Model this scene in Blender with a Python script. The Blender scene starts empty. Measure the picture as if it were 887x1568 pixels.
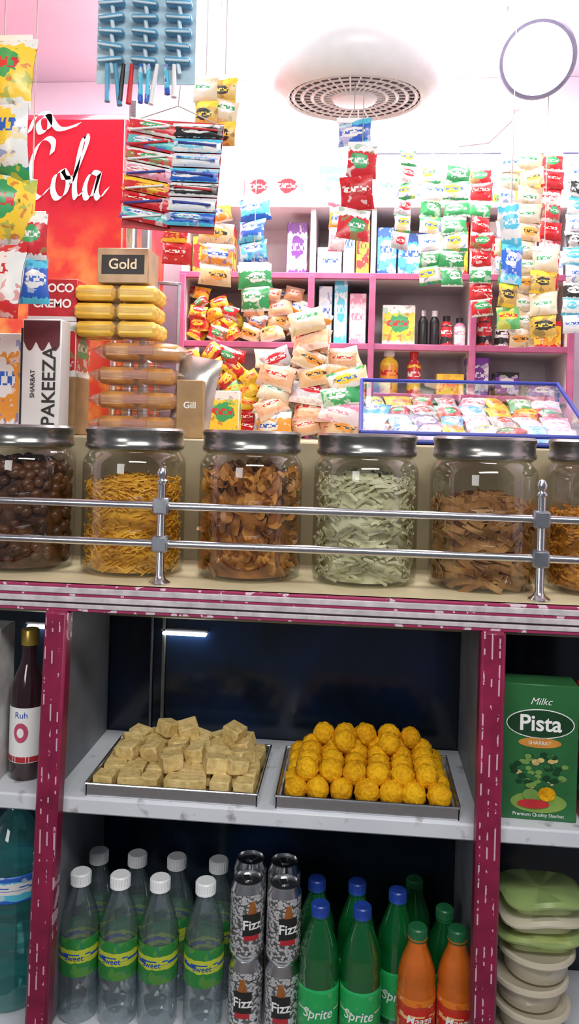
import bpy, bmesh, math, random
from mathutils import Matrix, Vector, Euler, noise
R=random.Random(7)
sc=bpy.context.scene
# ------------------------------------------------------------------ materials
class NT:
    def __init__(s,name):
        s.mat=bpy.data.materials.new(name); s.mat.use_nodes=True
        s.t=s.mat.node_tree; s.t.nodes.clear()
        s.out=s.t.nodes.new('ShaderNodeOutputMaterial')
    def n(s,typ,**kw):
        nd=s.t.nodes.new(typ)
        for k,v in kw.items(): setattr(nd,k,v)
        return nd
    def put(s,sock,val):
        if isinstance(val,bpy.types.NodeSocket): s.t.links.new(val,sock)
        elif isinstance(val,(tuple,list)) and len(val)==3 and sock.type=='RGBA': sock.default_value=(*val,1)
        else: sock.default_value=val
    def m(s,op,a,b=0.0,c=None):
        nd=s.n('ShaderNodeMath',operation=op); s.put(nd.inputs[0],a); s.put(nd.inputs[1],b)
        if c is not None: s.put(nd.inputs[2],c)
        return nd.outputs[0]
    def mix(s,f,a,b):
        nd=s.n('ShaderNodeMix',data_type='RGBA'); s.put(nd.inputs[0],f); s.put(nd.inputs[6],a); s.put(nd.inputs[7],b)
        return nd.outputs[2]
    def noise(s,scale,detail=3,coord='Object',dist=0):
        tc=s.n('ShaderNodeTexCoord'); nd=s.n('ShaderNodeTexNoise'); s.t.links.new(tc.outputs[coord],nd.inputs['Vector'])
        nd.inputs['Scale'].default_value=scale; nd.inputs['Detail'].default_value=detail; nd.inputs['Distortion'].default_value=dist
        return nd.outputs['Fac']
    def ramp(s,fac,lo,hi):
        nd=s.n('ShaderNodeMapRange'); s.put(nd.inputs[0],fac); nd.inputs[1].default_value=lo; nd.inputs[2].default_value=hi
        return nd.outputs[0]
    def bsdf(s,col,rough=.5,metal=0,bump=None,bs=.3,emit=None,es=0,spec=.5,coat=0,sub=0):
        p=s.n('ShaderNodeBsdfPrincipled'); s.put(p.inputs['Base Color'],col); s.put(p.inputs['Roughness'],rough)
        p.inputs['Metallic'].default_value=metal; p.inputs['Specular IOR Level'].default_value=spec; p.inputs['Coat Weight'].default_value=coat
        if emit is not None: s.put(p.inputs['Emission Color'],emit); p.inputs['Emission Strength'].default_value=es
        if bump is not None:
            b=s.n('ShaderNodeBump'); b.inputs['Strength'].default_value=bs; b.inputs['Distance'].default_value=.003
            s.put(b.inputs['Height'],bump); s.t.links.new(b.outputs[0],p.inputs['Normal'])
        s.t.links.new(p.outputs[0],s.out.inputs[0]); return s.mat
def P(name,c,rough=.5,metal=0,var=.15,scale=30,bs=.1,**k):
    t=NT(name); f=t.noise(scale); d=tuple(x*(1-var*2) for x in c)
    return t.bsdf(t.mix(t.ramp(f,.3,.7),d,c),rough,metal,bump=f,bs=bs,**k)
def EM(name,c,s):
    return NT(name).bsdf(c,.4,emit=c,es=s)
def GL(name,tint=(1,1,1),body=None,bw=0.0,refl=.6,rough=.03):
    t=NT(name); tr=t.n('ShaderNodeBsdfTransparent'); t.put(tr.inputs[0],tint)
    g=t.n('ShaderNodeBsdfGlossy'); g.inputs['Roughness'].default_value=rough
    base=tr.outputs[0]
    if body:
        d=t.n('ShaderNodeBsdfDiffuse'); t.put(d.inputs[0],body); mx=t.n('ShaderNodeMixShader'); mx.inputs[0].default_value=bw
        t.t.links.new(base,mx.inputs[1]); t.t.links.new(d.outputs[0],mx.inputs[2]); base=mx.outputs[0]
    lw=t.n('ShaderNodeLayerWeight'); lw.inputs[0].default_value=.25
    f=t.m('MULTIPLY_ADD',lw.outputs['Facing'],refl,.05)
    mx=t.n('ShaderNodeMixShader'); t.t.links.new(f,mx.inputs[0]); t.t.links.new(base,mx.inputs[1]); t.t.links.new(g.outputs[0],mx.inputs[2])
    t.t.links.new(mx.outputs[0],t.out.inputs[0]); return t.mat
def PK(name,base,band,logo,txt,rough=.3,ex=.34,ey=.2,top=.8,bot=.12,speck=.5):
    """printed wrapper / carton artwork laid out in the pack's own UVs"""
    t=NT(name); tc=t.n('ShaderNodeTexCoord'); sp=t.n('ShaderNodeSeparateXYZ'); t.t.links.new(tc.outputs['UV'],sp.inputs[0])
    u,v=sp.outputs[0],sp.outputs[1]
    nz=t.noise(9,2,'UV'); v2=t.m('MULTIPLY_ADD',nz,.2,t.m('SUBTRACT',v,.1))
    c=t.mix(t.m('GREATER_THAN',v2,top),base,band)
    c=t.mix(t.m('LESS_THAN',v2,bot),c,band)
    blot=t.m('GREATER_THAN',t.noise(38,2),.57); c=t.mix(t.m('MULTIPLY',blot,speck),c,logo)
    blot2=t.m('GREATER_THAN',t.noise(55,1,dist=.5),.64); c=t.mix(t.m('MULTIPLY',blot2,speck*1.2),c,txt)
    a=t.m('DIVIDE',t.m('SUBTRACT',u,.5),ex); b=t.m('DIVIDE',t.m('SUBTRACT',v,.55),ey)
    d=t.m('ADD',t.m('MULTIPLY',a,a),t.m('MULTIPLY',b,b)); d=t.m('ADD',d,t.m('MULTIPLY_ADD',t.noise(70,1),1.6,-.8)); inside=t.m('LESS_THAN',d,1.0)
    c=t.mix(inside,c,logo)
    wn=t.n('ShaderNodeTexWhiteNoise'); cb=t.n('ShaderNodeCombineXYZ')
    t.put(cb.inputs[0],t.m('FLOOR',t.m('MULTIPLY',u,22))); t.put(cb.inputs[1],t.m('FLOOR',t.m('MULTIPLY',v,14)))
    t.t.links.new(cb.outputs[0],wn.inputs[0])
    row=t.m('LESS_THAN',t.m('ABSOLUTE',t.m('SUBTRACT',v,.55)),ey*.35)
    tx=t.m('MULTIPLY',t.m('MULTIPLY',row,inside),t.m('GREATER_THAN',wn.outputs[0],.35))
    c=t.mix(tx,c,txt)
    return t.bsdf(c,rough,0,bump=t.noise(60,2),bs=.25)

white=P('white_plastic',(.84,.84,.85),.35,var=.03)
cap_w=P('white_cap',(.9,.92,.93),.35,var=.02)
black=P('black_plastic',(.015,.015,.018),.35)
steel=P('brushed_steel',(.75,.76,.78),.22,1,var=.05,scale=80)
joint=P('cast_joint',(.42,.44,.48),.35,.9)
lidm=P('lid_metal',(.42,.41,.38),.25,.9,var=.25,scale=20)
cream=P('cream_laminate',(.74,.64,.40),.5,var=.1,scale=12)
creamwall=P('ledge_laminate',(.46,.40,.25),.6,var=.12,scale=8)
greyp=P('grey_partition',(.24,.25,.28),.5,var=.18,scale=10)
redm=P('red_gloss',(.7,.02,.03),.3); pinkframe=P('pink_frame',(.55,.13,.28),.45,var=.12)
palepanel=P('pale_panel',(.80,.71,.74),.6,var=.05)
wallm=P('wall_paint',(.70,.61,.70),.8,var=.04,scale=4); ceilm=P('ceiling_paint',(.62,.54,.63),.8,var=.04,scale=3)
floorm=P('floor_concrete',(.25,.23,.22),.7,var=.25,scale=6)
navy=P('navy_trim',(.02,.04,.35),.35); palerod=P('pale_blue_rod',(.35,.38,.62),.4); blackt=P('ink_black',(.02,.02,.02),.5); wht=P('ink_white',(.92,.92,.9),.45,var=.01); redt=P('ink_red',(.6,.03,.04),.45)
glass=GL('jar_glass',(.88,.90,.87),refl=.6); caseglass=GL('case_glass',(.9,.94,.97),refl=.5)
petclear=GL('pet_clear',(.84,.90,.92),(.5,.62,.66),.07,refl=.9,rough=.08); petgreen=GL('pet_green',(.10,.70,.25),(.01,.28,.07),.30,refl=.9,rough=.06)
petteal=GL('pet_teal',(.45,.80,.78),(.06,.38,.38),.18,refl=.8)
juice=P('orange_juice',(.66,.15,.015),.15,var=.15,coat=.6)
greencap=P('green_cap',(.02,.16,.06),.35); bluecap=P('blue_cap',(.02,.07,.42),.35); goldcap=P('gold_cap',(.6,.42,.08),.3,.6)
string=P('string',(.5,.45,.42),.8)
t=NT('dark_back_glass'); f=t.noise(5,3,dist=.6); darkback=t.bsdf(t.mix(t.ramp(f,.5,.8),(.006,.012,.02),(.01,.03,.10)),.16,0)
t=NT('white_shelf_grimy'); f=t.noise(35,5); f2=t.noise(6,3); whiteshelf=t.bsdf(t.mix(t.ramp(f,.60,.74),t.mix(f2,(.56,.60,.66),(.80,.82,.86)),(.3,.28,.28)),.45,bump=f,bs=.2)
def stripes(name,axis,c1,c2,freq,thr):
    t=NT(name); tc=t.n('ShaderNodeTexCoord'); sp=t.n('ShaderNodeSeparateXYZ'); t.t.links.new(tc.outputs['Object'],sp.inputs[0])
    a=t.m('FRACT',t.m('MULTIPLY',sp.outputs[axis],freq)); s1=t.m('GREATER_THAN',a,thr); n1=t.m('GREATER_THAN',t.noise(60,4),.54)
    n2=t.noise(25,3); base=t.mix(t.ramp(n2,.3,.7),tuple(x*.6 for x in c1),c1)
    return t.bsdf(t.mix(t.m('MULTIPLY',s1,n1),base,c2),.4,bump=a,bs=.1)
postm=stripes('maroon_ribbed_post',0,(.31,.015,.07),(.66,.44,.50),90,.8)
trimw=P('edge_trim_white',(.70,.64,.66),.35,var=.18,scale=50)
t=NT('edge_trim_pink'); f=t.noise(45,4); trimp=t.bsdf(t.mix(t.m('GREATER_THAN',f,.60),(.36,.03,.11),(.72,.56,.62)),.4)
trimd=P('edge_trim_dark',(.08,.03,.04),.5)

def food(name,c,d,scale=90,rough=.6,bs=.5,sp=.4):
    t=NT(name); f=t.noise(scale,4); g=t.noise(18,2); return t.bsdf(t.mix(t.ramp(t.m('MULTIPLY_ADD',g,.5,t.m('MULTIPLY',f,.5)),.38,.62),d,c),rough,bump=f,bs=bs,spec=sp)
laddoo_m=food('laddoo_yellow',(.90,.50,.012),(.58,.25,.004),170,.75,1.0,.15)
barfi_m=food('barfi_tan',(.78,.60,.27),(.50,.35,.12),110,.7,.7,.2)
brownball=food('brown_ball',(.16,.06,.025),(.05,.018,.01),60,.3)
sevm=food('sev_yellow',(.95,.55,.05),(.75,.34,.02),60)
chipm=food('chip_brown',(.75,.36,.09),(.42,.15,.03),50,.4)
chipd=food('chip_dark',(.46,.18,.04),(.26,.08,.02),50,.4)
paleslice=food('pale_slices',(.84,.80,.58),(.52,.50,.28),60)
stripm=food('brown_strips',(.48,.24,.08),(.26,.10,.03),50)
orangem=food('orange_namkeen',(.85,.38,.04),(.5,.18,.02),60)
rusk=food('rusk_brown',(.62,.30,.09),(.42,.17,.05),40,.3,.3)
ybar=food('yellow_sweet',(.92,.64,.12),(.82,.48,.05),40,.3,.3)

pk={}
def mk(n,*a,**k): pk[n]=PK('print_'+n,*a,**k); return pk[n]
W=(.82,.82,.80);Y=(.90,.62,.05);RD=(.62,.03,.04);G=(.05,.36,.12);B=(.03,.13,.55);C=(.10,.55,.75);O=(.82,.33,.05);BG=(.74,.54,.33);PKc=(.75,.28,.42);PU=(.2,.05,.35);K=(.03,.03,.03);LG=(.42,.68,.2)
mk('yel_white',Y,W,G,RD); mk('white_green',W,G,Y,B); mk('white_red',W,RD,W,RD); mk('red_yel',RD,Y,Y,RD); mk('yel_red',Y,RD,RD,W)
mk('red_white',RD,W,G,W); mk('green_white',G,W,W,G); mk('green_yel',(.1,.45,.15),(.1,.4,.1),Y,RD); mk('cyan',C,B,W,B); mk('orange_white',O,W,W,B); mk('beige',BG,(.8,.7,.6),O,K,speck=.3); mk('beige2',(.74,.62,.44),BG,W,G,speck=.3)
mk('white_cyan',W,C,C,W); mk('blue',B,C,W,B); mk('purple',PU,K,W,PU); mk('white_purple',W,PU,PU,W); mk('gold',(.65,.42,.1),Y,K,Y); mk('black_white',K,W,W,K); mk('pink',PKc,W,W,RD); mk('white_pink',(.82,.70,.74),PKc,W,PKc); mk('white',W,(.7,.7,.78),(.65,.72,.85),B); mk('lime',LG,Y,W,G); mk('yellow',Y,Y,O,RD); mk('red',RD,RD,(.5,0,0),W); mk('teal_red',(.1,.5,.5),RD,W,B); mk('black_red',K,RD,RD,W)
mk('peach',(.78,.45,.26),(.8,.6,.5),(.85,.65,.5),RD,speck=.3); mk('silver',(.55,.55,.58),W,RD,W,rough=.2,speck=.3)
t=NT('can_print'); vor=t.n('ShaderNodeTexVoronoi'); tc=t.n('ShaderNodeTexCoord'); mp=t.n('ShaderNodeMapping'); mp.inputs['Scale'].default_value=(34,26,1); t.t.links.new(tc.outputs['UV'],mp.inputs[0]); t.t.links.new(mp.outputs[0],vor.inputs[0]); vor.inputs['Scale'].default_value=1
b1=t.m('GREATER_THAN',vor.outputs['Distance'],.56); b2=t.m('GREATER_THAN',t.noise(11,2,'UV'),.66)
canm=t.bsdf(t.mix(b2,t.mix(b1,(.66,.66,.68),(.14,.14,.14)),(.04,.03,.03)),.3,.35)
# ------------------------------------------------------------------ mesh builder
I4=Matrix.Identity(4)
def TR(x,y,z,rx=0,ry=0,rz=0,s=1): return Matrix.Translation((x,y,z))@Euler((rx,ry,rz)).to_matrix().to_4x4()@Matrix.Scale(s,4)
class MB:
    def __init__(s,name,loc=(0,0,0)):
        s.name=name; s.loc=Vector(loc); s.v=[];s.f=[];s.mi=[];s.uv=[];s.mats=[]
    def add(s,vs,fs,mat,uvs=None,luv=None,T=I4):
        if mat not in s.mats: s.mats.append(mat)
        k=s.mats.index(mat); o=len(s.v)
        s.v.extend([tuple(T@Vector(p)) for p in vs])
        for i,f in enumerate(fs):
            s.f.append([o+j for j in f]); s.mi.append(k)
            if luv: s.uv.extend(luv[i])
            elif uvs: s.uv.extend([uvs[j] for j in f])
            else: s.uv.extend([(0.05,0.5)]*len(f))
    def box(s,c,d,mat,b=None,T=I4,face=None):
        hx,hy,hz=d[0]/2,d[1]/2,d[2]/2; h=(hx,hy,hz)
        if b is None: b=min(h)*.18
        b=min(b,min(h)*.9)
        vs=[];idx={}
        for sx in(-1,1):
            for sy in(-1,1):
                for sz in(-1,1):
                    for a in range(3):
                        p=[(sx,sy,sz)[i]*(h[i]-(0 if i==a else b))+c[i] for i in range(3)]
                        idx[(sx,sy,sz,a)]=len(vs); vs.append(p)
        fs=[];lu=[];S=(-1,1)
        def uvf(f,a):
            out=[]
            for j in f:
                p=[(vs[j][i]-c[i])/(2*h[i])+.5 for i in range(3)]
                out.append((p[0],p[2]) if a==1 else ((p[1],p[2]) if a==0 else (p[0],p[1])))
            return out
        for sg in S:
            for a,o1,o2 in((0,1,2),(1,0,2),(2,0,1)):
                f=[]
                for e1,e2 in((-1,-1),(1,-1),(1,1),(-1,1)):
                    k=[0,0,0];k[a]=sg;k[o1]=e1;k[o2]=e2; f.append(idx[(*k,a)])
                fs.append(f); lu.append(uvf(f,a))
        for a,b1,b2 in((0,1,2),(1,0,2),(2,0,1)):
            for e1 in S:
                for e2 in S:
                    k=[0,0,0];k[b1]=e1;k[b2]=e2; k0=list(k);k0[a]=-1;k1=list(k);k1[a]=1
                    f=[idx[(*k0,b1)],idx[(*k1,b1)],idx[(*k1,b2)],idx[(*k0,b2)]]; fs.append(f); lu.append([(.05,.05)]*4)
        for sx in S:
            for sy in S:
                for sz in S: fs.append([idx[(sx,sy,sz,a)] for a in range(3)]); lu.append([(.05,.05)]*3)
        s.add(vs,fs,mat,luv=lu,T=T)
    def lathe(s,prof,mat,seg=32,T=I4):
        vs=[];uv=[];fs=[];n=len(prof); z0=min(p[1] for p in prof); z1=max(p[1] for p in prof); dz=max(z1-z0,1e-6)
        for i in range(seg+1):
            a=2*math.pi*i/seg+math.pi/2
            for r,z in prof: vs.append((r*math.cos(a),r*math.sin(a),z)); uv.append((i/seg,(z-z0)/dz))
        for i in range(seg):
            for j in range(n-1):
                a,b,c,d=i*n+j,(i+1)*n+j,(i+1)*n+j+1,i*n+j+1
                fs.append([a,b,c,d])
        s.add(vs,fs,mat,uvs=uv,T=T)
    def tube(s,p0,p1,r,mat,seg=12,r1=None):
        p0=Vector(p0);p1=Vector(p1);d=p1-p0;L=d.length; q=d.to_track_quat('Z','Y').to_matrix().to_4x4()
        r1=r if r1 is None else r1
        s.lathe([(0.0001,0),(r,0),(r1,L),(0.0001,L)],mat,seg,Matrix.Translation(p0)@q)
    def path(s,pts,r,mat,seg=8):
        for a,b in zip(pts,pts[1:]): s.tube(a,b,r,mat,seg)
    def pillow(s,w,h,t,mat,T=I4,nx=6,ny=8,back=True):
        ph=R.random()*9; ku=R.uniform(.8,1.25)*R.choice((-1,1)); ou=R.uniform(-.12,.12); kv=R.uniform(.8,1.1); ov=R.uniform(-.12,.12)
        for sgn in ((-1,1) if back else (-1,)):
            vs=[];uv=[];fs=[]
            for j in range(ny+1):
                b=-1+2*j/ny; bb=max(0,1-(b/.88)**2)
                for i in range(nx+1):
                    a=-1+2*i/nx; th=t/2*math.sqrt(max(0,1-a*a))**.8*bb**.4 if bb>0 else 0
                    wr=.0012*math.sin(a*7+ph)*math.cos(b*6+ph) if 0<abs(b)<1 else 0
                    vs.append((a*w/2*(1-.06*bb),sgn*th+wr+(.0005*sgn),b*h/2)); uv.append(((i/nx-.5)*ku+.5+ou,(j/ny-.5)*kv+.5+ov))
            for j in range(ny):
                for i in range(nx):
                    k=j*(nx+1)+i; fs.append([k,k+1,k+nx+2,k+nx+1])
            s.add(vs,fs,mat,uvs=uv,T=T)
    def ball(s,r,mat,T=I4,sub=2,amp=0,fr=3):
        bm=bmesh.new(); bmesh.ops.create_icosphere(bm,subdivisions=sub,radius=1)
        o=Vector((R.random()*50,R.random()*50,R.random()*50))
        vs=[]
        for v in bm.verts:
            k=1+amp*noise.noise(v.co*fr+o); vs.append(v.co*r*k)
        fs=[[v.index for v in f.verts] for f in bm.faces]; bm.free(); s.add(vs,fs,mat,T=T)
    def sheet(s,fn,nu,nv,mat,T=I4):
        vs=[];uv=[];fs=[]
        for j in range(nv+1):
            for i in range(nu+1): vs.append(fn(i/nu,j/nv)); uv.append((i/nu,j/nv))
        for j in range(nv):
            for i in range(nu): k=j*(nu+1)+i; fs.append([k,k+1,k+nu+2,k+nu+1])
        s.add(vs,fs,mat,uvs=uv,T=T)
    def text(s,st,size,mat,T=I4,bend=None,shear=0,sx=1,bold=.0):
        cu=bpy.data.curves.new('t','FONT'); cu.body=st; cu.size=size; cu.align_x='CENTER'; cu.align_y='CENTER'; cu.shear=shear; cu.offset=bold*size
        ob=bpy.data.objects.new('t',cu); sc.collection.objects.link(ob); bpy.context.view_layer.update()
        me=bpy.data.meshes.new_from_object(ob)
        vs=[(v.co.x*sx,0,v.co.y) for v in me.vertices]
        if bend: vs=[(bend*math.sin(x/bend),-bend*math.cos(x/bend),z) for x,y,z in vs]
        fs=[list(p.vertices) for p in me.polygons]
        s.add(vs,fs,mat,T=T); bpy.data.objects.remove(ob); bpy.data.meshes.remove(me); bpy.data.curves.remove(cu)
    def ribbon(s,pts,w,ang,mat,T=I4):
        P_=[Vector((*p,0)) for p in pts]; P_=[P_[0]]+P_+[P_[-1]]; out=[]
        for i in range(1,len(P_)-2):
            a,b,c,d=P_[i-1:i+3]
            for k in range(6):
                u=k/6; out.append(.5*((2*b)+(-a+c)*u+(2*a-5*b+4*c-d)*u*u+(-a+3*b-3*c+d)*u**3))
        out.append(P_[-1]); dx,dz=w*math.cos(ang),w*math.sin(ang); vs=[];fs=[]
        for p in out: vs+=[(p.x-dx,0,p.y-dz),(p.x+dx,0,p.y+dz)]
        for i in range(len(out)-1): fs.append([2*i,2*i+1,2*i+3,2*i+2])
        s.add(vs,fs,mat,T=T)
    def build(s,rot=(0,0,0),ang=38,parent=None):
        me=bpy.data.meshes.new(s.name); me.from_pydata(s.v,[],s.f)
        ul=me.uv_layers.new(name='UVMap'); flat=[c for p in s.uv for c in p]; ul.data.foreach_set('uv',flat)
        for m in s.mats: me.materials.append(m)
        me.polygons.foreach_set('material_index',s.mi)
        bm=bmesh.new(); bm.from_mesh(me); bmesh.ops.recalc_face_normals(bm,faces=bm.faces); bm.to_mesh(me); bm.free()
        me.polygons.foreach_set('use_smooth',[True]*len(me.polygons)); me.set_sharp_from_angle(angle=math.radians(ang))
        ob=bpy.data.objects.new(s.name,me); ob.location=s.loc; ob.rotation_euler=rot; sc.collection.objects.link(ob)
        return ob
# ------------------------------------------------------------------ room
def slab(name,c,d,mat):
    m=MB(name,c); m.box((0,0,0),d,mat,b=.002); return m.build()
slab('floor',(0,-.6,-.025),(4.4,4.4,.05),floorm)
slab('wall_back',(0,1.375,1.25),(2.3,.05,2.5),wallm)
slab('wall_left',(-1.125,.5,1.25),(.05,1.7,2.5),wallm)
slab('wall_right',(1.025,.5,1.25),(.05,1.7,2.5),wallm)
slab('ceiling',(-.05,.55,2.525),(2.2,1.7,.05),ceilm)
CT=1.112; SH=.775; LO=.385; LG_=1.34
# ------------------------------------------------------------------ counter
m=MB('display_counter')
m.box((-.05,.125,CT-.014),(2.0,.27,.028),cream,b=.002)
z=CT
for h,mat,yo in((.004,trimp,.0),(.009,trimw,.003),(.0045,trimp,.001),(.0085,trimw,.004),(.003,trimd,0),(.007,trimw,.003),(.005,trimp,.001)):
    m.box((-.05,-.008-yo/2,z-h/2),(2.0,.016+yo,h),mat,b=.001); z-=h
m.box((-.05,.13,CT-.038),(2.0,.24,.02),greyp,b=.002)
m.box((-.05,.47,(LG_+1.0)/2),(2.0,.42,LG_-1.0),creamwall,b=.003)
m.box((-.05,.29,.72),(2.0,.012,.68),darkback,b=.001)
m.box((-.05,.14,LO-.015),(2.0,.29,.03),whiteshelf,b=.002)
m.box((-.05,.15,.18),(1.98,.26,.35),greyp,b=.002)
m.box((-.05,.142,SH-.013),(2.0,.284,.026),whiteshelf,b=.003)
for x,lean in((-.362,.012),(.311,0)):
    m.box((x-.006*(x<0),.145,.73),(.012,.27,.67),greyp,b=.001)
    m.box((0,0,0),(.036,.03,.715),postm,b=.004,T=TR(x+.001,-.012,.715,0,lean*2.0,0))
for x in(-1.04,.94):
    m.box((x,.14,.55),(.02,.28,1.08),greyp,b=.002)
m.box((-.255,.279,.92),(.006,.006,.28),P('glass_channel',(.2,.22,.18),.4),b=.001)
m.box((-.278,.279,.92),(.004,.006,.28),greyp,b=.001)
m.build()
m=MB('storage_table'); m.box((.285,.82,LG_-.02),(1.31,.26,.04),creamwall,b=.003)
for x in(-.34,.90):
    for y in(.71,.93): m.box((x,y,.65),(.04,.04,1.30),greyp,b=.003)
m.build()
glintm=EM('tube_reflection',(1,1,1),14)  # glowing bars added as a tube light's reflection in the dark back glass
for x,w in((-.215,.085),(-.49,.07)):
    m=MB('tube_reflection_streak',(x,.278,.968)); m.box((0,0,0),(w,.010,.006),glintm,b=.002); m.box((0,.002,.006),(w+.006,.008,.005),greyp,b=.001); m.build()
m=MB('counter_guard_rail')
for z in(1.236,1.176): m.tube((-.9,.022,z),(.9,.022,z),.0062,steel,16)
for x in(-.79,-.203,.386):
    m.lathe([(.0001,0),(.017,0),(.017,.003),(.010,.008),(.0065,.014),(.0065,.158),(.009,.160),(.009,.164),(.005,.167),(.008,.172),(.0085,.177),(.006,.183),(.0001,.185)],steel,20,TR(x,.022,CT))
    for z in(1.236,1.176): m.box((x,.022,z),(.026,.022,.026),joint,b=.003)
m.build()
# ------------------------------------------------------------------ jars
def chip(mb,T,r,mat):
    w=R.uniform(.7,1.1)*r; k=R.uniform(.3,.8)
    mb.sheet(lambda u,v:((w*v*math.cos(u*6.283)),(w*v*math.sin(u*6.283)*.8),k*w*(v*math.cos(u*6.283+.5))**2+.0008*math.sin(u*19)),8,2,mat,T)
def stick(mb,T,l,w,t,mat,bend=.2):
    n=3;vs=[];fs=[]
    for i in range(n+1):
        a=i/n-.5; o=bend*l*(a*a*4)
        vs+=[(a*l,-w/2,o),(a*l,w/2,o),(a*l,w/2,o+t),(a*l,-w/2,o+t)]
    for i in range(n):
        for j in range(4): fs.append([4*i+j,4*i+(j+1)%4,4*i+4+(j+1)%4,4*i+4+j])
    fs+=[[0,1,2,3],[4*n,4*n+1,4*n+2,4*n+3]]
    mb.add(vs,fs,mat,T=T)
def jar(x,kind,fill,name):
    y=.135;Rj=.088
    root=bpy.data.objects.new('glass_jar_of_'+name,None); root.location=(x,y,CT); sc.collection.objects.link(root)
    g=MB('jar_glass'); g.lathe([(.0001,.004),(.074,.002),(.080,.001),(.086,.006),(Rj,.014),(Rj,.150),(Rj,.185),(.086,.193),(.080,.202),(.0765,.207),(.0765,.214)],glass,48)
    g.lathe([(.078,.207),(.0805,.209),(.078,.211)],glass,48)
    l=MB('jar_lid'); l.lathe([(.077,.211),(.083,.211),(.0845,.214),(.0845,.219),(.083,.221),(.083,.236),(.0845,.238),(.0845,.243),(.081,.247),(.06,.2475),(.058,.245),(.0001,.245)],lidm,48)
    c=MB('snack_filling'); ri=Rj-.004
    core={'ball':brownball,'sev':sevm,'chip':chipd,'pale':paleslice,'strip':chipd,'orange':orangem}[kind]
    rc=ri-.014
    c.lathe([(.0001,.006),(rc,.006),(rc,fill-.03),(rc*.6,fill-.012),(.0001,fill-.008)],core,24)
    n={'ball':330,'sev':1500,'chip':420,'pale':900,'strip':420,'orange':1100}[kind]
    for i in range(n):
        if R.random()<.68:
            r=ri-R.uniform(.004,.014); z=R.uniform(.008,fill-.01)
        else:
            r=ri*math.sqrt(R.random())*.92; z=fill-.012-.03*(r/ri)**2+R.uniform(0,.012)
        a=R.uniform(0,6.283)
        if kind=='ball': 
            r=min(r,ri-.0115); c.ball(R.uniform(.009,.0115),brownball,TR(r*math.cos(a),r*math.sin(a),z+.006),sub=2,amp=.1)
        elif kind in('chip',):
            r=min(r,ri-.010);T=TR(r*math.cos(a),r*math.sin(a),z,0,0,a)@Euler((R.uniform(-.5,.5),math.pi/2+R.uniform(-.7,.7),R.uniform(0,6))).to_matrix().to_4x4()
            chip(c,T,.016,R.choice((chipm,chipm,chipd)))
        else:
            L,w,t,mt,bd={'sev':(.020,.0022,.002,sevm,.15),'orange':(.018,.0035,.002,orangem,.2),'pale':(.026,.0046,.0018,paleslice,.15),'strip':(.046,.010,.002,stripm,.12)}[kind]
            L*=R.uniform(.6,1.1); rr=min(r,math.sqrt(max(1e-4,ri*ri-(L*.5)**2))-.003)
            T=TR(rr*math.cos(a),rr*math.sin(a),z,0,0,a+math.pi/2)@Euler((R.uniform(1.0,2.1),R.uniform(-.7,.7) if z<fill-.02 else R.uniform(-.25,.25),0)).to_matrix().to_4x4()
            stick(c,T,L,w,t,mt,bd*R.uniform(-1,1))
    for q in(g,l,c):
        o=q.build(); o.parent=root
jar(-.478,'ball',.185,'brown_sweets'); jar(-.280,'sev',.170,'yellow_sev'); jar(-.076,'chip',.190,'banana_chips')
jar(.120,'pale',.188,'pale_slices'); jar(.316,'strip',.155,'brown_sticks'); jar(.507,'orange',.14,'orange_namkeen')
# ------------------------------------------------------------------ trays of sweets
def tray(x0,x1,y0,y1):
    m=MB('steel_tray',((x0+x1)/2,(y0+y1)/2,SH)); w=x1-x0;d=y1-y0
    m.box((0,0,.0015),(w-.01,d-.01,.003),steel,b=.0005)
    for sx in(-1,1): m.box((sx*(w/2-.0015),0,.010),(.003,d,.020),steel,b=.0008)
    for sy in(-1,1): m.box((0,sy*(d/2-.0015),.010),(w,.003,.020),steel,b=.0008)
    for a,b in(((-1,-1),(1,-1)),((1,-1),(1,1)),((1,1),(-1,1)),((-1,1),(-1,-1))):
        m.tube((a[0]*w/2,a[1]*d/2,.020),(b[0]*w/2,b[1]*d/2,.020),.002,steel,8)
    m.build()
tray(-.310,-.036,.008,.202); tray(-.008,.274,.008,.202)
m=MB('barfi_pile',(-.173,.107,SH+.003))
for lay,(nx,ny,y0) in enumerate(((7,5,-.070),(6,4,-.040),(5,1,.045))):
    for i in range(nx):
        for j in range(ny):
            if lay==2 and R.random()<.35: continue
            if lay==1 and j==0 and R.random()<.45: continue
            x=(i-(nx-1)/2)*.0375+R.uniform(-.005,.005); y=y0+j*.0350+R.uniform(-.003,.003)
            if abs(x)>.113: x=math.copysign(.113,x)
            y=max(-.072,min(y,.072))
            s_=R.uniform(.031,.036); m.box((0,0,0),(s_,s_*R.uniform(.85,1.05),R.uniform(.022,.026)),barfi_m,b=.002,T=TR(x,y,.0135+lay*.0215,R.uniform(-.25,.25)*(lay>0),R.uniform(-.28,.28)*(lay>0),R.uniform(-.7,.7) if lay else R.uniform(-.2,.2)))
m.build()
m=MB('laddoo_pile',(.133,.107,SH+.003))
for lay,(nx,ny,y0) in enumerate(((7,5,-.070),(6,4,-.050),(5,2,.022))):
    for i in range(nx):
        for j in range(ny):
            if lay==2 and j==0 and i in(0,2,4): continue
            m.ball(R.uniform(.0180,.0200),laddoo_m,TR((i-(nx-1)/2)*.0376+R.uniform(-.002,.002),y0+j*.0350+R.uniform(-.002,.002),.0185+lay*.0205+R.uniform(0,.002)),sub=3,amp=.14,fr=4)
m.build()
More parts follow.
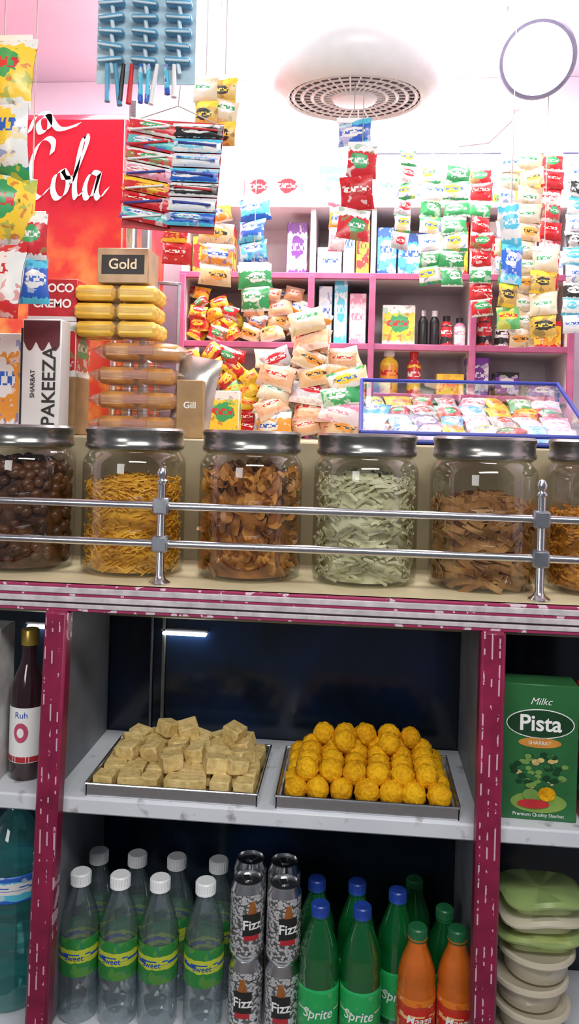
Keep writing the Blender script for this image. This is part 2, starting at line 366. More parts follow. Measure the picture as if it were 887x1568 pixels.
# ------------------------------------------------------------------ bottles & cans
wl=PK('water_label',(.03,.24,.05),(.03,.24,.05),(.55,.62,.05),(.02,.10,.45),ex=.9,ey=.17,top=1.5,bot=-.5,speck=.12)
sl=PK('soda_label',(.02,.40,.10),(.03,.5,.15),(.02,.36,.12),(.6,.8,.5),top=.93,bot=.06,speck=.1,ey=.05)
jl=PK('juice_label',(.5,.05,.02),(.75,.2,.02),(.6,.03,.02),(.9,.5,.2),top=.85,bot=.1)
def bprof(h,r):
    return [(.0001,.006),(r*.55,.004),(r*.8,0),(r*.97,.008),(r,.018),(r*.98,h*.24),(r*.94,h*.26),(r*.98,h*.28),(r,h*.33),(r,h*.57),(r*.96,h*.60),(r*.99,h*.63),(r*.92,h*.69),(r*.72,h*.78),(r*.5,h*.86),(.0135,h*.90),(.0125,h*.915),(.0155,h*.918),(.0155,h*.924),(.0125,h*.927)]
def capp(m,h,mat,r=.0150,hh=.019):
    z=h-hh
    m.lathe([(.0001,z),(r,z),(r,z+.003),(r*.96,z+.004),(r*.96,h-.002),(r*.85,h),(.0001,h)],mat,24)
    for k in range(24):
        a=k*math.pi/12; m.box((r*.96*math.cos(a),r*.96*math.sin(a),z+.011),(.001,.001,hh*.65),mat,b=.0002)
def bottle(name,x,y,h,r,body,cap,label,l0,l1,txt=None,tm=None,ts=.014,zb=LO,shear=.2,cr=.015):
    m=MB(name,(x,y,zb)); m.lathe(bprof(h,r),body,32); capp(m,h,cap,cr)
    m.lathe([(r*1.005,h*l0),(r*1.012,h*l0+.001),(r*1.012,h*l1-.001),(r*1.005,h*l1)],label,32)
    if txt: m.text(txt,ts,tm,TR(0,0,h*(l0+l1)/2,0,0,0),bend=r*1.02,shear=shear,bold=.01)
    return m.build(rot=(0,0,R.uniform(-.15,.2)))
inkb=P('ink_blue',(.02,.08,.45),.4)
for u in(-.334,-.267,-.200,-.124): bottle('water_bottle',u,.070,.236,.0325,petclear,cap_w,wl,.34,.60,'Sweet',inkb,.013,shear=0,cr=.017)
for u in(-.329,-.260,-.190,-.116): bottle('water_bottle',u,.148,.230,.0325,petclear,cap_w,wl,.34,.60,cr=.017)
for x,y in((.065,.058),(.132,.060),(.056,.128),(.124,.128),(.191,.112)): bottle('lemon_soda_bottle',x,y,.221,.0325,petgreen,bluecap,sl,.12,.46,'Sprite',wht,.021)
for x,y in((.219,.045),(.281,.048)): bottle('mango_drink_bottle',x,y,.204,.0300,juice,greencap,jl,.22,.52,'Maaza',wht,.017)
for x,y in((.226,.205),(.270,.125)): bottle('lime_drink_bottle',x,y,.19,.0295,petgreen,greencap,sl,.2,.5)
def can(x,y,z,rz,logo=True):
    m=MB('beverage_can',(x,y,z)); r=.0275;h=.124
    m.lathe([(.0001,.004),(.018,.004),(.021,0),(.0225,0),(r,.009),(r,h-.014),(.0235,h-.003),(.0235,h),(.0225,h),(.0215,h-.004),(.0001,h-.004)],steel,32)
    m.lathe([(r*1.004,.011),(r*1.006,.012),(r*1.006,h-.016),(r*1.004,h-.015)],canm,32)
    if logo:
        m.sheet(lambda u,v:(r*1.015*math.sin((u-.5)*1.1),-r*1.015*math.cos((u-.5)*1.1),.045+.035*v),8,1,blackt)
        m.sheet(lambda u,v:(r*1.02*math.sin((u-.5)*.9),-r*1.02*math.cos((u-.5)*.9),.038+.008*v),8,1,redt)
        m.sheet(lambda u,v:(r*1.02*math.sin((u-.5)*(.25+.3*(1-v))),-r*1.02*math.cos((u-.5)*(.25+.3*(1-v))),.080+.02*v),6,2,chipd)
        m.text('Fizz',.021,wht,TR(0,0,.062),bend=r*1.03,bold=.02)
    m.box((.0,.004,h-.003),(.012,.018,.001),steel,b=.0003)
    m.build(rot=(0,0,rz))
for (x,y) in((-.054,.066),(.006,.062),(-.058,.128),(.0,.126)):
    for k in range(2): can(x,y,LO+k*.124,R.uniform(-.6,.6))
def bigb(name,x,y,zb,h,r,mat,cap):
    m=MB(name,(x,y,zb)); p=bprof(h,r); m.lathe(p,mat,36); capp(m,h,cap,.018,.022)
    for k in range(4): m.lathe([(r*1.0,h*(.3+.08*k)),(r*1.03,h*(.315+.08*k)),(r*1.0,h*(.33+.08*k))],mat,36)
    m.lathe([(r*1.005,h*.52),(r*1.035,h*.525),(r*1.035,h*.64),(r*1.005,h*.645)],pk['cyan'],36)
    m.build()
bigb('large_teal_water_bottle',-.463,.10,LO,.355,.056,petteal,bluecap); bigb('large_clear_water_bottle',-.578,.10,LO,.30,.052,petclear,bluecap)
m=MB('syrup_bottle',(-.432,.07,SH)); h=.25
dark=P('dark_syrup_glass',(.03,.008,.012),.08,coat=.8)
m.lathe([(.0001,0),(.027,0),(.029,.004),(.029,.14),(.027,.155),(.015,.185),(.0125,.2),(.0125,.228),(.014,.229)],dark,32)
m.lathe([(.0001,.218),(.0145,.218),(.0145,.242),(.013,.244),(.0001,.244)],goldcap,24)
m.sheet(lambda u,v:(.0295*math.sin((u-.5)*2.2),-.0295*math.cos((u-.5)*2.2),.03+.09*v),14,1,wht)
m.lathe([(.0292,.03),(.0296,.031),(.0296,.04),(.0292,.041)],redt,32)
m.sheet(lambda u,v:(.012*v*math.cos(u*6.283),-.0305-.0002+.003*(v*math.cos(u*6.283))**2,.08+.016*v*math.sin(u*6.283)),20,2,P('label_pink',(.7,.1,.2),.4))
m.text('Ruh',.014,inkb,TR(0,0,.108),bend=.030)
m.sheet(lambda u,v:(.006*v*math.cos(u*6.283),-.0312,.08+.008*v*math.sin(u*6.283)),12,1,wht)
m.build()
paper0=P('carton_ivory',(.7,.68,.66),.5)
m=MB('white_red_carton',(-.497,.06,SH)); m.box((0,0,.125),(.06,.06,.25),paper0,b=.0015); m.box((.012,-.031,.14),(.010,.001,.16),redt,b=.0002); m.text('SHARBAT',.012,redt,TR(.024,-.0315,.13,0,-math.pi/2,0)); m.build()
pistag=P('pista_green',(.025,.15,.045),.4,var=.1); pd=P('pista_dark',(.01,.06,.02),.4)
m=MB('pistachio_carton',(.395,.052,SH)); m.box((0,0,.104),(.114,.05,.208),pistag,b=.0015)
fy=-.0256
def ell(m,cx,cz,a,b,y,mat,n=28,T=I4): m.sheet(lambda u,v:(cx+a*v*math.cos(u*6.283),y,cz+b*v*math.sin(u*6.283)),n,1,mat,T)
ell(m,0,.148,.051,.0225,fy,wht); ell(m,0,.148,.0495,.021,fy-.0002,pd)
m.text('Pista',.034,wht,TR(0,fy-.0006,.148),bold=.02); m.text('Milkc',.015,wht,TR(0,fy-.0006,.182),shear=.35)
ell(m,0,.119,.032,.008,fy,P('label_orange',(.7,.3,.05),.4)); m.text('SHARBAT',.008,wht,TR(0,fy-.0005,.1185))
nutg=P('nut_green',(.20,.38,.08),.5)
ell(m,0,.028,.042,.016,fy,P('plate_green',(.25,.4,.08),.4))
for i in range(60):
    a=R.uniform(0,6.28); q=math.sqrt(R.random()); ell(m,.042*q*math.cos(a),.076+.026*q*math.sin(a),.0055,.0036,fy-.0003-.00002*i,R.choice((pistag,pd,nutg,barfi_m,nutg,pd)),10)
ell(m,.012,.042,.013,.011,fy-.0018,laddoo_m); ell(m,-.008,.026,.024,.007,fy-.0018,redt); ell(m,-.012,.04,.012,.009,fy-.0017,nutg)
m.text('Premium Quality Sharbat',.0075,wht,TR(0,fy-.0005,.009))
m.build(rot=(0,0,-.03))
m=MB('red_carton',(.496,.06,SH)); m.box((0,0,.1),(.07,.05,.2),pk['black_red'],b=.0015); m.build()
tub=GL('tub_plastic',(.9,.88,.8),(.84,.76,.60),.7,.5,.1); limem=GL('lime_wrap',(.85,.92,.6),(.48,.64,.24),.55,.5,.2)
for i in range(4):
    z=LO+i*.043
    m=MB('food_tub',(.405+R.uniform(-.006,.006),.085,z)); m.lathe([(.0001,.002),(.044,.0),(.048,.004),(.053,.032),(.057,.033),(.058,.036)],tub,36)
    m.lathe([(.059,.032),(.061,.035),(.060,.040),(.055,.041),(.052,.039),(.0001,.040)],tub,36); m.lathe([(.0001,.004),(.042,.004),(.046,.024),(.03,.03),(.0001,.031)],R.choice((barfi_m,paleslice,rusk)),24); m.build(rot=(0,0,R.uniform(-2,2)))
for i in range(3):
    z=LO+.174+i*.029
    m=MB('wrapped_green_food_pack',(.412+R.uniform(-.006,.006),.09,z)); sd=R.uniform(0,9)
    def fn(u,v): 
        an=u*6.28318; c_,s_=math.cos(an),math.sin(an); k=(abs(c_)**4+abs(s_)**4)**-.25; q=int(round(v*6))
        r=[.0,.050,.060,.066,.066,.058,.0][q]*(1+.025*math.sin(an*5+sd)*(q in(3,4))); zt=[0.001,0.001,.014,.016,.019,.024,.022][q]+.0015*math.sin(an*4+sd)*(q in(3,4,5))
        return (c_*k*r,s_*k*r*.8,max(zt,.001))
    m.sheet(fn,60,6,limem if i!=1 else tub)
    for q in range(3): m.pillow(.035,.07,.018,nutg if i else barfi_m,TR(-.034+q*.034,0,.012,math.pi/2,0,R.uniform(-.2,.2)))
    m.build(rot=(0,0,R.uniform(-.15,.15)))
# ------------------------------------------------------------------ goods on ledge, left
def carton(name,x,y,z,w,d,h,mat,texts=(),rz=0,extra=None):
    m=MB(name,(x,y,z)); m.box((0,0,h/2),(w,d,h),mat,b=.0015)
    if extra: extra(m,-d/2)
    for (s_,size,tm,tx,tz,ry) in texts: m.text(s_,size,tm,TR(tx,-d/2-.0012,tz,0,ry,0),bold=.015)
    return m.build(rot=(0,0,rz))
paper=P('carton_white',(.72,.72,.72),.5,var=.03); redc=P('carton_red',(.55,.02,.03),.4); brownc=P('carton_brown',(.40,.24,.1),.6)
def ex1(m,fy):
    m.sheet(lambda u,v:(-.037+.074*u,fy-.0004,.185+.04*v-.02*abs(math.sin(u*9))*(1-v)),24,2,P('choc_splash',(.12,.02,.03),.4))
    m.box((-.040,fy,.11),(.004,.001,.2),blackt,b=.0002)
carton('sharbat_carton',-.523,.33,LG_,.080,.05,.228,paper,(('PAKEEZA',.038,blackt,.018,.095,-math.pi/2),('SHARBAT',.013,blackt,-.016,.10,-math.pi/2)),extra=ex1)
carton('cream_biscuit_carton',-.605,.34,LG_,.07,.05,.20,pk['orange_white'])
m=MB('biscuit_carton_stack',(-.535,.43,LG_)); 
for k,(h,mt) in enumerate(((.12,brownc),(.115,pk['red_white']),(.088,redc))):
    m.box((0,0,sum((.12,.115,.088)[:k])+h/2),(.105,.09,h),mt,b=.0015)
for k in range(2): m.text('CHOCO' if k==0 else 'CREMO',.024,wht,TR(0,-.0465,.303-.032*k),bold=.03)
m.box((0,-.0455,.240),(.105,.001,.010),paper,b=.0003)
m.build()
film=GL('cellophane',(.96,.96,.96),(.9,.9,.9),.10,.6,.12)
for k in range(4):
    m=MB('rusk_packet',(-.350+R.uniform(-.008,.008),.42,LG_+.001+k*.050))
    m.box((-.039,0,.024),(.080,.095,.034),rusk,b=.008); m.box((.041,0,.024),(.078,.092,.032),rusk,b=.008)
    m.box((0,-.0485,.026),(.05,.001,.018),P('packet_label',(.5,.2,.12),.4),b=.0003)
    m.pillow(.205,.106,.047,film,TR(0,0,.024,math.pi/2,0,0),nx=14,ny=8); m.build(rot=(0,0,R.uniform(-.08,.08)))
for k in range(3):
    m=MB('yellow_sweet_packet',(-.398+R.uniform(-.004,.004),.42,LG_+.202+k*.037))
    for i in range(2):
        for j in range(3): m.box((-.044+i*.088,-.033+j*.033,.018),(.083,.031,.031),ybar,b=.007)
    m.pillow(.185,.11,.038,film,TR(0,0,.019,math.pi/2),nx=10,ny=8); m.build(rot=(0,0,R.uniform(-.05,.05)))
def exg(m,fy):
    m.sheet(lambda u,v:(-.045+.09*u,fy-.0005,.018+.04*v),4,1,blackt); 
carton('chocolate_gift_box',-.386,.42,LG_+.315,.108,.08,.072,P('gold_foil',(.5,.35,.2),.4,.2),(('Gold',.03,P('ink_cream',(.9,.75,.5),.4),0,.038,0),),extra=exg)
carton('incense_carton',-.228,.34,LG_,.052,.04,.115,brownc,(('Gill',.018,wht,0,.065,0),),.1)
m=MB('foil_packet',(-.240,.43,LG_+.002)); m.pillow(.09,.17,.04,P('foil',(.6,.55,.5),.25,.7),TR(0,0,.085,-.1,.15,0)); m.build()
# cooler cabinet
t=NT('cooler_red'); tc=t.n('ShaderNodeTexCoord'); sp=t.n('ShaderNodeSeparateXYZ'); t.t.links.new(tc.outputs['Object'],sp.inputs[0])
lo=t.ramp(sp.outputs[2],1.90,1.62); nz=t.noise(16,4); f=t.m('MULTIPLY',lo,t.ramp(nz,.40,.66))
coolm=t.bsdf(t.mix(f,t.mix(lo,(.60,.015,.035),(.75,.07,.03)),(.9,.40,.09)),.25)
m=MB('drinks_cooler',(0,0,0))
m.box((-.745,.92,1.075),(.53,.38,2.15),coolm,b=.02); m.box((-.740,.722,1.10),(.515,.03,2.06),coolm,b=.01)
m.box((-.470,.72,1.12),(.022,.03,2.10),steel,b=.004); m.box((-.442,.76,1.12),(.02,.03,2.04),greyp,b=.004)
m.box((-.5,.70,1.5),(.015,.03,.35),steel,b=.005)
T=TR(-.748,.702,1.915,0,0,0,.150); w=.055
for st in ([(.50,.80),(.52,.98),(.40,1.05),(.24,.9),(.14,.55),(.16,.2),(.30,.06),(.46,.22)],
 [(.10,1.15),(.22,1.42),(.42,1.45),(.44,1.22),(.30,1.15),(.26,1.32),(.42,1.42),(.62,1.20),(.95,1.28)],
 [(.70,.52),(.57,.44),(.53,.2),(.61,.05),(.74,.12),(.79,.36),(.70,.52),(.72,.40),(.86,.40)],
 [(.84,.3),(1.0,.7),(1.10,1.0),(1.05,1.08),(.97,.8),(.90,.3),(.93,.06),(1.03,.16)],
 [(1.32,.45),(1.18,.48),(1.08,.26),(1.10,.07),(1.20,.1),(1.32,.46),(1.27,.16),(1.33,.05),(1.46,.22)]): m.ribbon(st,w,.7,wht,T)
m.build()
m=MB('framed_glass_door',(-.405,.82,LG_)); 
for x in(-.02,.035): m.box((x,0,.2),(.008,.012,.40),joint,b=.001)
for z in(.004,.396): m.box((.0075,0,z),(.063,.012,.008),joint,b=.001)
m.box((.0075,0,.2),(.05,.003,.39),caseglass,b=.0005); m.build(rot=(0,0,.3))
# ------------------------------------------------------------------ sloping glass case
m=MB('glass_sweet_case',(.335,0,LG_)); x0,x1=-.225,.215;ya,yb=.33,.62;zf,zb=.022,.142
E=[((x0,ya,.006),(x1,ya,.006)),((x0,ya,zf),(x1,ya,zf)),((x0,yb,zb),(x1,yb,zb)),((x0,ya,zf),(x0,yb,zb)),((x1,ya,zf),(x1,yb,zb)),((x0,yb,0.004),(x0,yb,zb)),((x1,yb,.004),(x1,yb,zb)),((x0,ya,.006),(x0,yb,.006)),((x1,ya,.006),(x1,yb,.006)),((x0,yb,.006),(x1,yb,.006))]
for a_,b_ in E: m.tube(a_,b_,.0045,navy,8)
m.add([(x0,ya,zf),(x1,ya,zf),(x1,yb,zb),(x0,yb,zb)],[[0,1,2,3]],caseglass); 
for x in(x0,x1): m.add([(x,ya,0),(x,ya,zf),(x,yb,zb),(x,yb,0)],[[0,1,2,3]],caseglass)
m.box(((x0+x1)/2,.475,.004),(.44,.29,.004),navy,b=.001)
m.build()
m=MB('case_snack_packets',(.335,.0,LG_+.008))
pl=[pk[k] for k in('white_green','red_white','white_cyan','green_white','pink','purple','white_pink','cyan','red_yel','yellow','silver')]
for i in range(8):
    for j in range(4): m.pillow(R.uniform(.045,.065),R.uniform(.05,.07),.02,R.choice(pl),TR(-.195+i*.053,.405+j*.052,.016+j*.021,-math.pi/2+.55,0,R.uniform(-.6,.6)))
m.build()
# ------------------------------------------------------------------ back rack
m=MB('wall_shelf_rack'); 
zs=(1.475,1.615,1.816,2.02)
m.box((.135,1.335,1.76),(1.12,.012,.90),palepanel,b=.001)
for z in zs: m.box((.135,1.20,z-.008),(1.12,.26,.014),palepanel,b=.001); m.box((.135,1.066,z-.008),(1.12,.012,.018),pinkframe if z<1.9 else palepanel,b=.002)
m.box((.135,1.20,1.332),(1.12,.26,.014),palepanel,b=.001)
for x in(-.415,-.04,.135,.42,.69): m.box((x,1.20,1.67),(.014,.26,.68),palepanel,b=.001); m.box((x,1.062,1.57),(.018,.012,.48),pinkframe,b=.002)
for x in(-.415,.69): m.box((x,1.2,.66),(.014,.26,1.32),palepanel,b=.001)
m.build()
def sbox(name,x0,x1,z,h,key,d=.06,y=1.10): carton(name,(x0+x1)/2,y+d/2,z,(x1-x0)*.97,d,h,pk[key])
for a in((-.02,.02,1.615,.17,'white'),(.025,.065,1.615,.188,'white_cyan'),(.07,.12,1.615,.15,'white_pink'),(.165,.262,1.615,.118,'yel_white')): sbox('goods_carton',*a)
sbox('goods_carton',.555,.675,1.615,.078,'yel_red'); sbox('goods_carton',.325,.405,1.475,.062,'yellow'); sbox('goods_carton',.41,.475,1.475,.11,'white_purple'); sbox('goods_carton',.49,.56,1.475,.07,'purple'); sbox('goods_carton',.585,.66,1.475,.04,'purple')
def row(x,x1,z,hs,ks=('white_cyan','white','yel_red','white_red','silver','cyan','white_green','beige2','white','red_yel','orange_white','white_purple')):
    while x<x1-.03:
        w=R.uniform(.03,.10); w=min(w,x1-x); sbox('goods_carton',x,x+w-.003,z,R.choice(hs)*R.uniform(.85,1.05),R.choice(ks),y=1.09+R.uniform(0,.05)); x+=w
for a,b in((-.12,-.05),(-.03,.127),(.145,.412),(.43,.68)): row(a,b,1.816,(.09,.14,.17))
for a,b in((-.40,-.05),(-.03,.127),(.145,.412),(.43,.68)): row(a,b,2.02,(.06,.11,.13),('white','white_cyan','white_pink','silver','beige2','white_green','yel_white'))
row(.145,.41,1.34,(.09,.11)); row(.43,.68,1.34,(.08,.11),('red_white','red_yel','white_red','beige2'))
row(-.40,-.27,1.816,(.13,.16),('yel_red','red_yel','orange_white'))
def smallb(name,x,z,r,h,body,cap,y=1.12):
    m=MB(name,(x,y,z)); m.lathe([(.0001,0),(r*.9,0),(r,.004),(r,h*.68),(r*.8,h*.76),(r*.5,h*.82),(r*.5,h*.86)],body,24); m.lathe([(.0001,h*.84),(r*.6,h*.84),(r*.6,h),(.0001,h)],cap,20); m.build()
smallb('deodorant_can',.285,1.615,.014,.105,black,steel); smallb('deodorant_can',.318,1.615,.014,.105,black,white)
smallb('hair_oil_bottle',.352,1.615,.017,.09,pk['black_red'],black); smallb('hair_oil_bottle',.390,1.615,.017,.085,pk['white_pink'],black)
smallb('hair_oil_bottle',.460,1.615,.022,.11,pk['black_red'],black); smallb('hair_oil_bottle',.51,1.615,.02,.09,pk['black_white'],greencap)
smallb('turmeric_bottle',.190,1.475,.027,.13,pk['yellow'],white); smallb('ketchup_bottle',.262,1.475,.020,.125,pk['yel_red'],redm)
def heap(name,x0,x1,y,z0,prof,keys,w=.075,h=.05,t=.03,rows=2,rt=.3):
    m=MB(name,((x0+x1)/2,y,z0)); mats=[pk[k] for k in keys]; W_=x1-x0
    for r in range(rows):
        n=max(1,int(W_/(w*.82)))
        for i in range(n):
            fx=(i+.5)/n; H=prof(fx)*(1-.0*r); k=0; z=h*.5
            while z<H:
                s_=R.uniform(.85,1.25)
                m.pillow(w*s_,h*s_,t*1.1,R.choice(mats),TR(-W_/2+W_*fx+R.uniform(-.014,.014),r*.04+R.uniform(-.010,.006),z,R.uniform(-.5,.2),R.uniform(-rt,rt),R.uniform(-.4,.4)))
                z+=h*R.uniform(.72,.9)
    m.build()
heap('snack_packet_pile',-.40,-.25,1.10,1.622,lambda f:.17-.09*f,('red_yel','yel_red','red','yellow','red_white','yellow'),.052,.038,rt=.9)
heap('snack_packet_pile',-.24,-.05,1.10,1.622,lambda f:.12+.04*f,('beige','orange_white','peach','gold'),.06,.045,rt=.5)
heap('snack_packet_pile',-.37,-.07,.90,LG_+.006,lambda f:.19+.05*math.sin(f*6),('red_yel','yel_red','green_yel','yellow','gold','red_white','yellow','red','orange_white'),.055,.040,rt=1.0)
heap('beige_packet_pile',-.16,.11,.83,LG_+.006,lambda f:.33-.28*abs(f-.5),('beige','beige2','peach','orange_white','beige','silver','beige2','peach'),.085,.055,rt=.45)
heap('blue_packet_pile',-.34,-.20,.78,LG_+.006,lambda f:.05,('blue','cyan','white_cyan'),.05,.04,rows=1)
heap('green_packet_pile',.0,.13,.75,LG_+.006,lambda f:.17,('green_white','white_green','beige','white_pink','green_yel'),.09,.05,rows=1,rt=.4)
carton('yellow_tea_carton',-.225,.735,LG_,.075,.04,.115,pk['yel_white'])
# ------------------------------------------------------------------ hanging strips
def strip(name,x,y,ztop,w,h,n,keys,top=2.5,tilt=0,t=.018):
    m=MB(name,(x,y,ztop)); m.path([(0,0,top-ztop),(0,0,0)],.0012,string,6)
    m.box((0,0,-.004),(w*.9,.003,.012),white,b=.001); dr=0; sw=R.uniform(-.002,.002)
    for k in range(n):
        dr+=sw; m.pillow(w*R.uniform(.92,1.06),h*1.06,t,pk[keys[k%len(keys)]],TR(R.uniform(-.004,.004)+tilt*k*h+dr,R.uniform(-.004,.004),-h*(k+.5)-.006,R.uniform(-.2,.2),R.uniform(-.12,.12),R.uniform(-.5,.5)))
    m.build()
m=MB('hanging_rod'); m.tube((.12,.965,2.125),(.98,.965,2.125),.004,palerod,12)
for x in(.14,.85): m.tube((x,.965,2.125),(x,.965,2.5),.003,steel,8)
m.build()
cols=((.215,.05,6,('white_green','silver')),(.282,.062,7,('white_green','white','green_white')),(.348,.068,7,('green_white','white_green','green_white')),(.413,.060,9,('red_white','red','green_white','red')),(.475,.05,7,('white','beige2')),(.530,.068,11,('beige2','beige','beige2')),(.597,.062,9,('red_white','red','white_red')),(.66,.058,10,('white','black_white','white_cyan')),(.725,.06,10,('gold','white','beige')),(.785,.06,9,('white_cyan','white')))
for x,w,n,k in cols: strip('hanging_sachet_strip',x,.95-R.uniform(0,.08),2.10+R.uniform(-.03,.015),w,.036+w*.14,n,k,top=2.12)
strip('hanging_sachet_strip',.475,.84,1.86,.06,.055,4,('gold','green_yel'),top=2.5); strip('hanging_sachet_strip',.56,.83,1.84,.07,.055,4,('beige2','gold'),top=2.5)
strip('hanging_candy_strip',.078,.52,2.045,.085,.05,1,('blue',),top=2.5); strip('hanging_candy_strip',.098,.50,1.985,.07,.068,3,('red_white','red','red_white'),top=2.5,tilt=-.12)
strip('hanging_candy_strip',.03,.95,2.04,.05,.06,3,('white_pink','orange_white'),top=2.5)
strip('hanging_noodle_strip',-.288,.88,1.97,.095,.055,4,('orange_white','beige'),t=.03); strip('hanging_detergent_strip',-.183,.88,1.98,.09,.057,3,('cyan','blue','cyan'),t=.03); strip('hanging_green_packet_strip',-.180,.86,1.80,.09,.06,2,('green_white',),t=.03)
strip('hanging_red_packet_strip',-.345,.66,1.86,.07,.05,2,('red_yel','red'),t=.03)
strip('hanging_blue_bag',.445,.66,1.90,.05,.09,2,('white_cyan','blue'),t=.015)
strip('hanging_chips_strip',-.552,.17,2.06,.115,.125,4,('yel_white','white_green','yel_white','white_red'),t=.05)
strip('hanging_chips_strip',-.600,.08,2.14,.11,.12,6,('yel_white','yellow','yel_white','yellow','yel_red','yellow'),t=.04)
strip('hanging_chips_strip',-.505,.20,1.75,.06,.08,2,('red_white','blue'),t=.03)
m=MB('toothbrush_display_card',(-.262,.30,1.955)); m.box((0,.006,-.105),(.185,.002,.215),redc,b=.0005)
ks=('red_white','teal_red','red_white','pink','red_yel','red','teal_red'); k2=('black_white','white_cyan','white','blue','black_white','white','blue')
for i in range(7):
    z=-.018-i*.0285
    for sx,kk in((-1,ks),(1,k2)):
        m.pillow(.10,.026,.014,pk[kk[i]],TR(sx*.045,-.006,z,0,-.08*sx+.05,0)); m.tube((sx*.01,-.015,z+.002),(sx*.085,-.015,z-.004+.004*sx),.0022,R.choice((white,redm,pk['cyan'],navy)),6)
m.path([(0,0,.545),(0,0,.03),(-.08,.004,0)],.0012,string,6); m.path([(0,0,.03),(.08,.004,0)],.0012,string,6); m.build(rot=(0,.07,0))
bl=P('razor_blue',(.12,.42,.66),.3); bl2=P('razor_pale',(.6,.76,.84),.3); cardm=P('blister_card',(.5,.70,.80),.3)
m=MB('disposable_razor_bundle',(-.318,.26,2.035))
m.box((0,0.012,.10),(.19,.002,.24),cardm,b=.0005)
for c_ in range(3):
    for r_ in range(8):
        x=-.064+c_*.064;z=.018+r_*.027; rr=R.uniform(-.15,.15)
        T=TR(x,-.004,z,0,rr,0); m.box((0,0,0),(.050,.018,.010),bl,b=.003,T=T); m.box((0,-.010,-.003),(.046,.004,.004),bl2,b=.001,T=T); m.tube((x,-.004,z),(x+.004,-.002,z-.024),.004,bl2,8)
for i in range(9):
    x=-.07+i*.016; m.tube((x,-.006,.01),(x+R.uniform(-.012,.012),-.01,-.045-R.uniform(0,.03)),.0038,R.choice((white,navy,redm,pk['cyan'],black,bl)),8,r1=.0055)
m.path([(0,.012,.465),(0,.012,.22)],.0012,string,6)
m.build(rot=(0,0,.05))
strip('hanging_sachet_strip',-.215,.34,2.06,.05,.045,2,('beige2','gold'))
strip('hanging_sachet_strip',-.180,.36,2.07,.05,.045,3,('gold','beige2'))
# ------------------------------------------------------------------ fan & lamps
m=MB('ceiling_cabin_fan',(.076,.62,2.13))
m.lathe([(.150,.0),(.156,-.004),(.166,.0),(.186,.014),(.198,.040),(.200,.060),(.196,.085),(.180,.105),(.14,.118),(.08,.125),(.05,.135),(.03,.15),(.018,.16),(.018,.37),(.0001,.37)],white,56)
m.lathe([(.0001,.02),(.155,.02)],P('fan_inner',(.26,.21,.28),.6),40)
m.lathe([(.0001,-.012),(.03,-.012),(.048,-.008),(.054,0),(.054,.015)],white,32)
for rr in(.075,.098,.121,.142): m.lathe([(rr-.0045,.0),(rr,-.003),(rr+.0045,.0),(rr,.004),(rr-.0045,0)],white,48)
for k in range(36):
    a=k*math.pi/18; m.tube((.05*math.cos(a),.05*math.sin(a),.0),(.155*math.cos(a+.12),.155*math.sin(a+.12),.0),.0022,white,6)
m.build(rot=(math.radians(4),0,0))
m=MB('round_led_lamp',(.515,.76,2.28)); T=TR(0,0,0,math.radians(-55))
m.lathe([(.0001,-.016),(.050,-.016),(.074,-.010),(.084,.0)],EM('led_diffuser',(1,1,1),4),40,T); m.lathe([(.082,-.004),(.090,-.004),(.094,.0),(.096,.014),(.090,.032),(.04,.045),(.0001,.046)],P('lamp_rim',(.22,.20,.30),.4),40,T)
m.tube((0,.045,.02),(0,.045,.22),.006,white,10)
m.build()
glow=EM('lamp_glow',(1,.96,.93),75)
m=MB('tube_light',(.0,1.325,2.22)); m.box((0,.012,0),(.72,.022,.035),white,b=.004); m.tube((-.33,-.014,0),(.33,-.014,0),.013,glow,16)
for x in(-.345,.345): m.box((x,-.008,0),(.02,.03,.034),white,b=.003)
m.build()
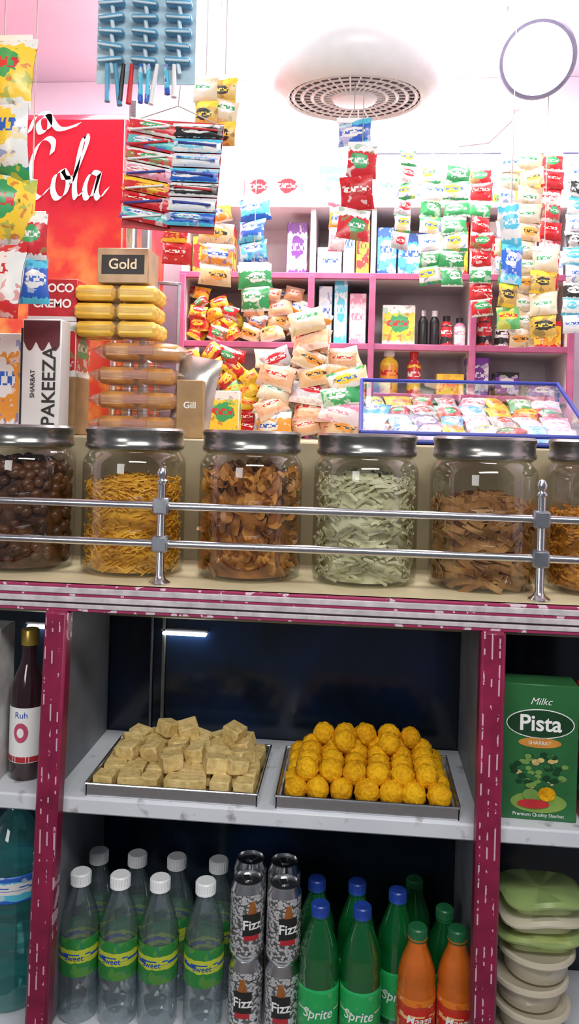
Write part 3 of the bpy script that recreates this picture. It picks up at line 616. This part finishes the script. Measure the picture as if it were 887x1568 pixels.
for x,y in((-.02,1.10),(.24,1.12)):
    m=MB('hanging_led_bulb',(x,y,2.26)); m.lathe([(.0001,-.035),(.02,-.031),(.032,-.018),(.035,0),(.030,.018),(.020,.034)],glow,24); m.lathe([(.020,.032),(.017,.06),(.013,.062),(.013,.085),(.0001,.086)],white,20); m.tube((0,0,.08),(0,0,.24),.002,white,6); m.build()
m=MB('hanging_cable',(.47,.93,2.5)); pts=[(0,0,0),(-.01,0,-.15),(.03,0,-.24),(.02,0,-.30),(-.04,0,-.36),(-.12,0,-.37)]
m.path(pts,.003,P('cable_grey',(.45,.38,.46),.5)); m.box((.022,0,-.26),(.03,.02,.04),white,b=.004); m.build()
def area(name,loc,rot,sx,sy,p,col=(1,1,1)):
    l=bpy.data.lights.new(name,'AREA'); l.shape='RECTANGLE'; l.size=sx; l.size_y=sy; l.energy=p; l.color=col
    o=bpy.data.objects.new(name,l); o.location=loc; o.rotation_euler=rot; sc.collection.objects.link(o); return o
def aim(o,t): o.rotation_euler=(Vector(t)-o.location).to_track_quat('-Z','Y').to_euler()
area('shop_ceiling_light',(.0,.70,2.485),(0,0,0),1.2,.5,38,(1,.96,.93))
o=area('shop_front_light',(.35,-1.35,2.45),(0,0,0),1.2,.3,25,(1,.98,.95)); aim(o,(0,.1,.75))
o=area('street_light',(-1.0,-2.6,1.9),(0,0,0),.8,.8,16,(1,.97,.95)); aim(o,(0,0,.8))
w=bpy.data.worlds.new('World'); sc.world=w; w.use_nodes=True; w.node_tree.nodes['Background'].inputs[0].default_value=(.5,.55,.65,1); w.node_tree.nodes['Background'].inputs[1].default_value=.22
# ------------------------------------------------------------------ camera
cam=bpy.data.cameras.new('camera'); co=bpy.data.objects.new('camera',cam); sc.collection.objects.link(co); sc.camera=co
cam.sensor_fit='VERTICAL'; cam.sensor_height=36; cam.lens=28.0; cam.shift_y=-.079; cam.clip_start=.05
co.matrix_world=Matrix.Translation((.104,-1.22,1.36))@Matrix.Rotation(math.radians(4.9),4,'Z')@Matrix.Rotation(math.pi/2,4,'X')@Matrix.Rotation(.027,4,'Z')
sc.view_settings.view_transform='Standard'; sc.view_settings.exposure=.15
sc.cycles.transparent_max_bounces=24
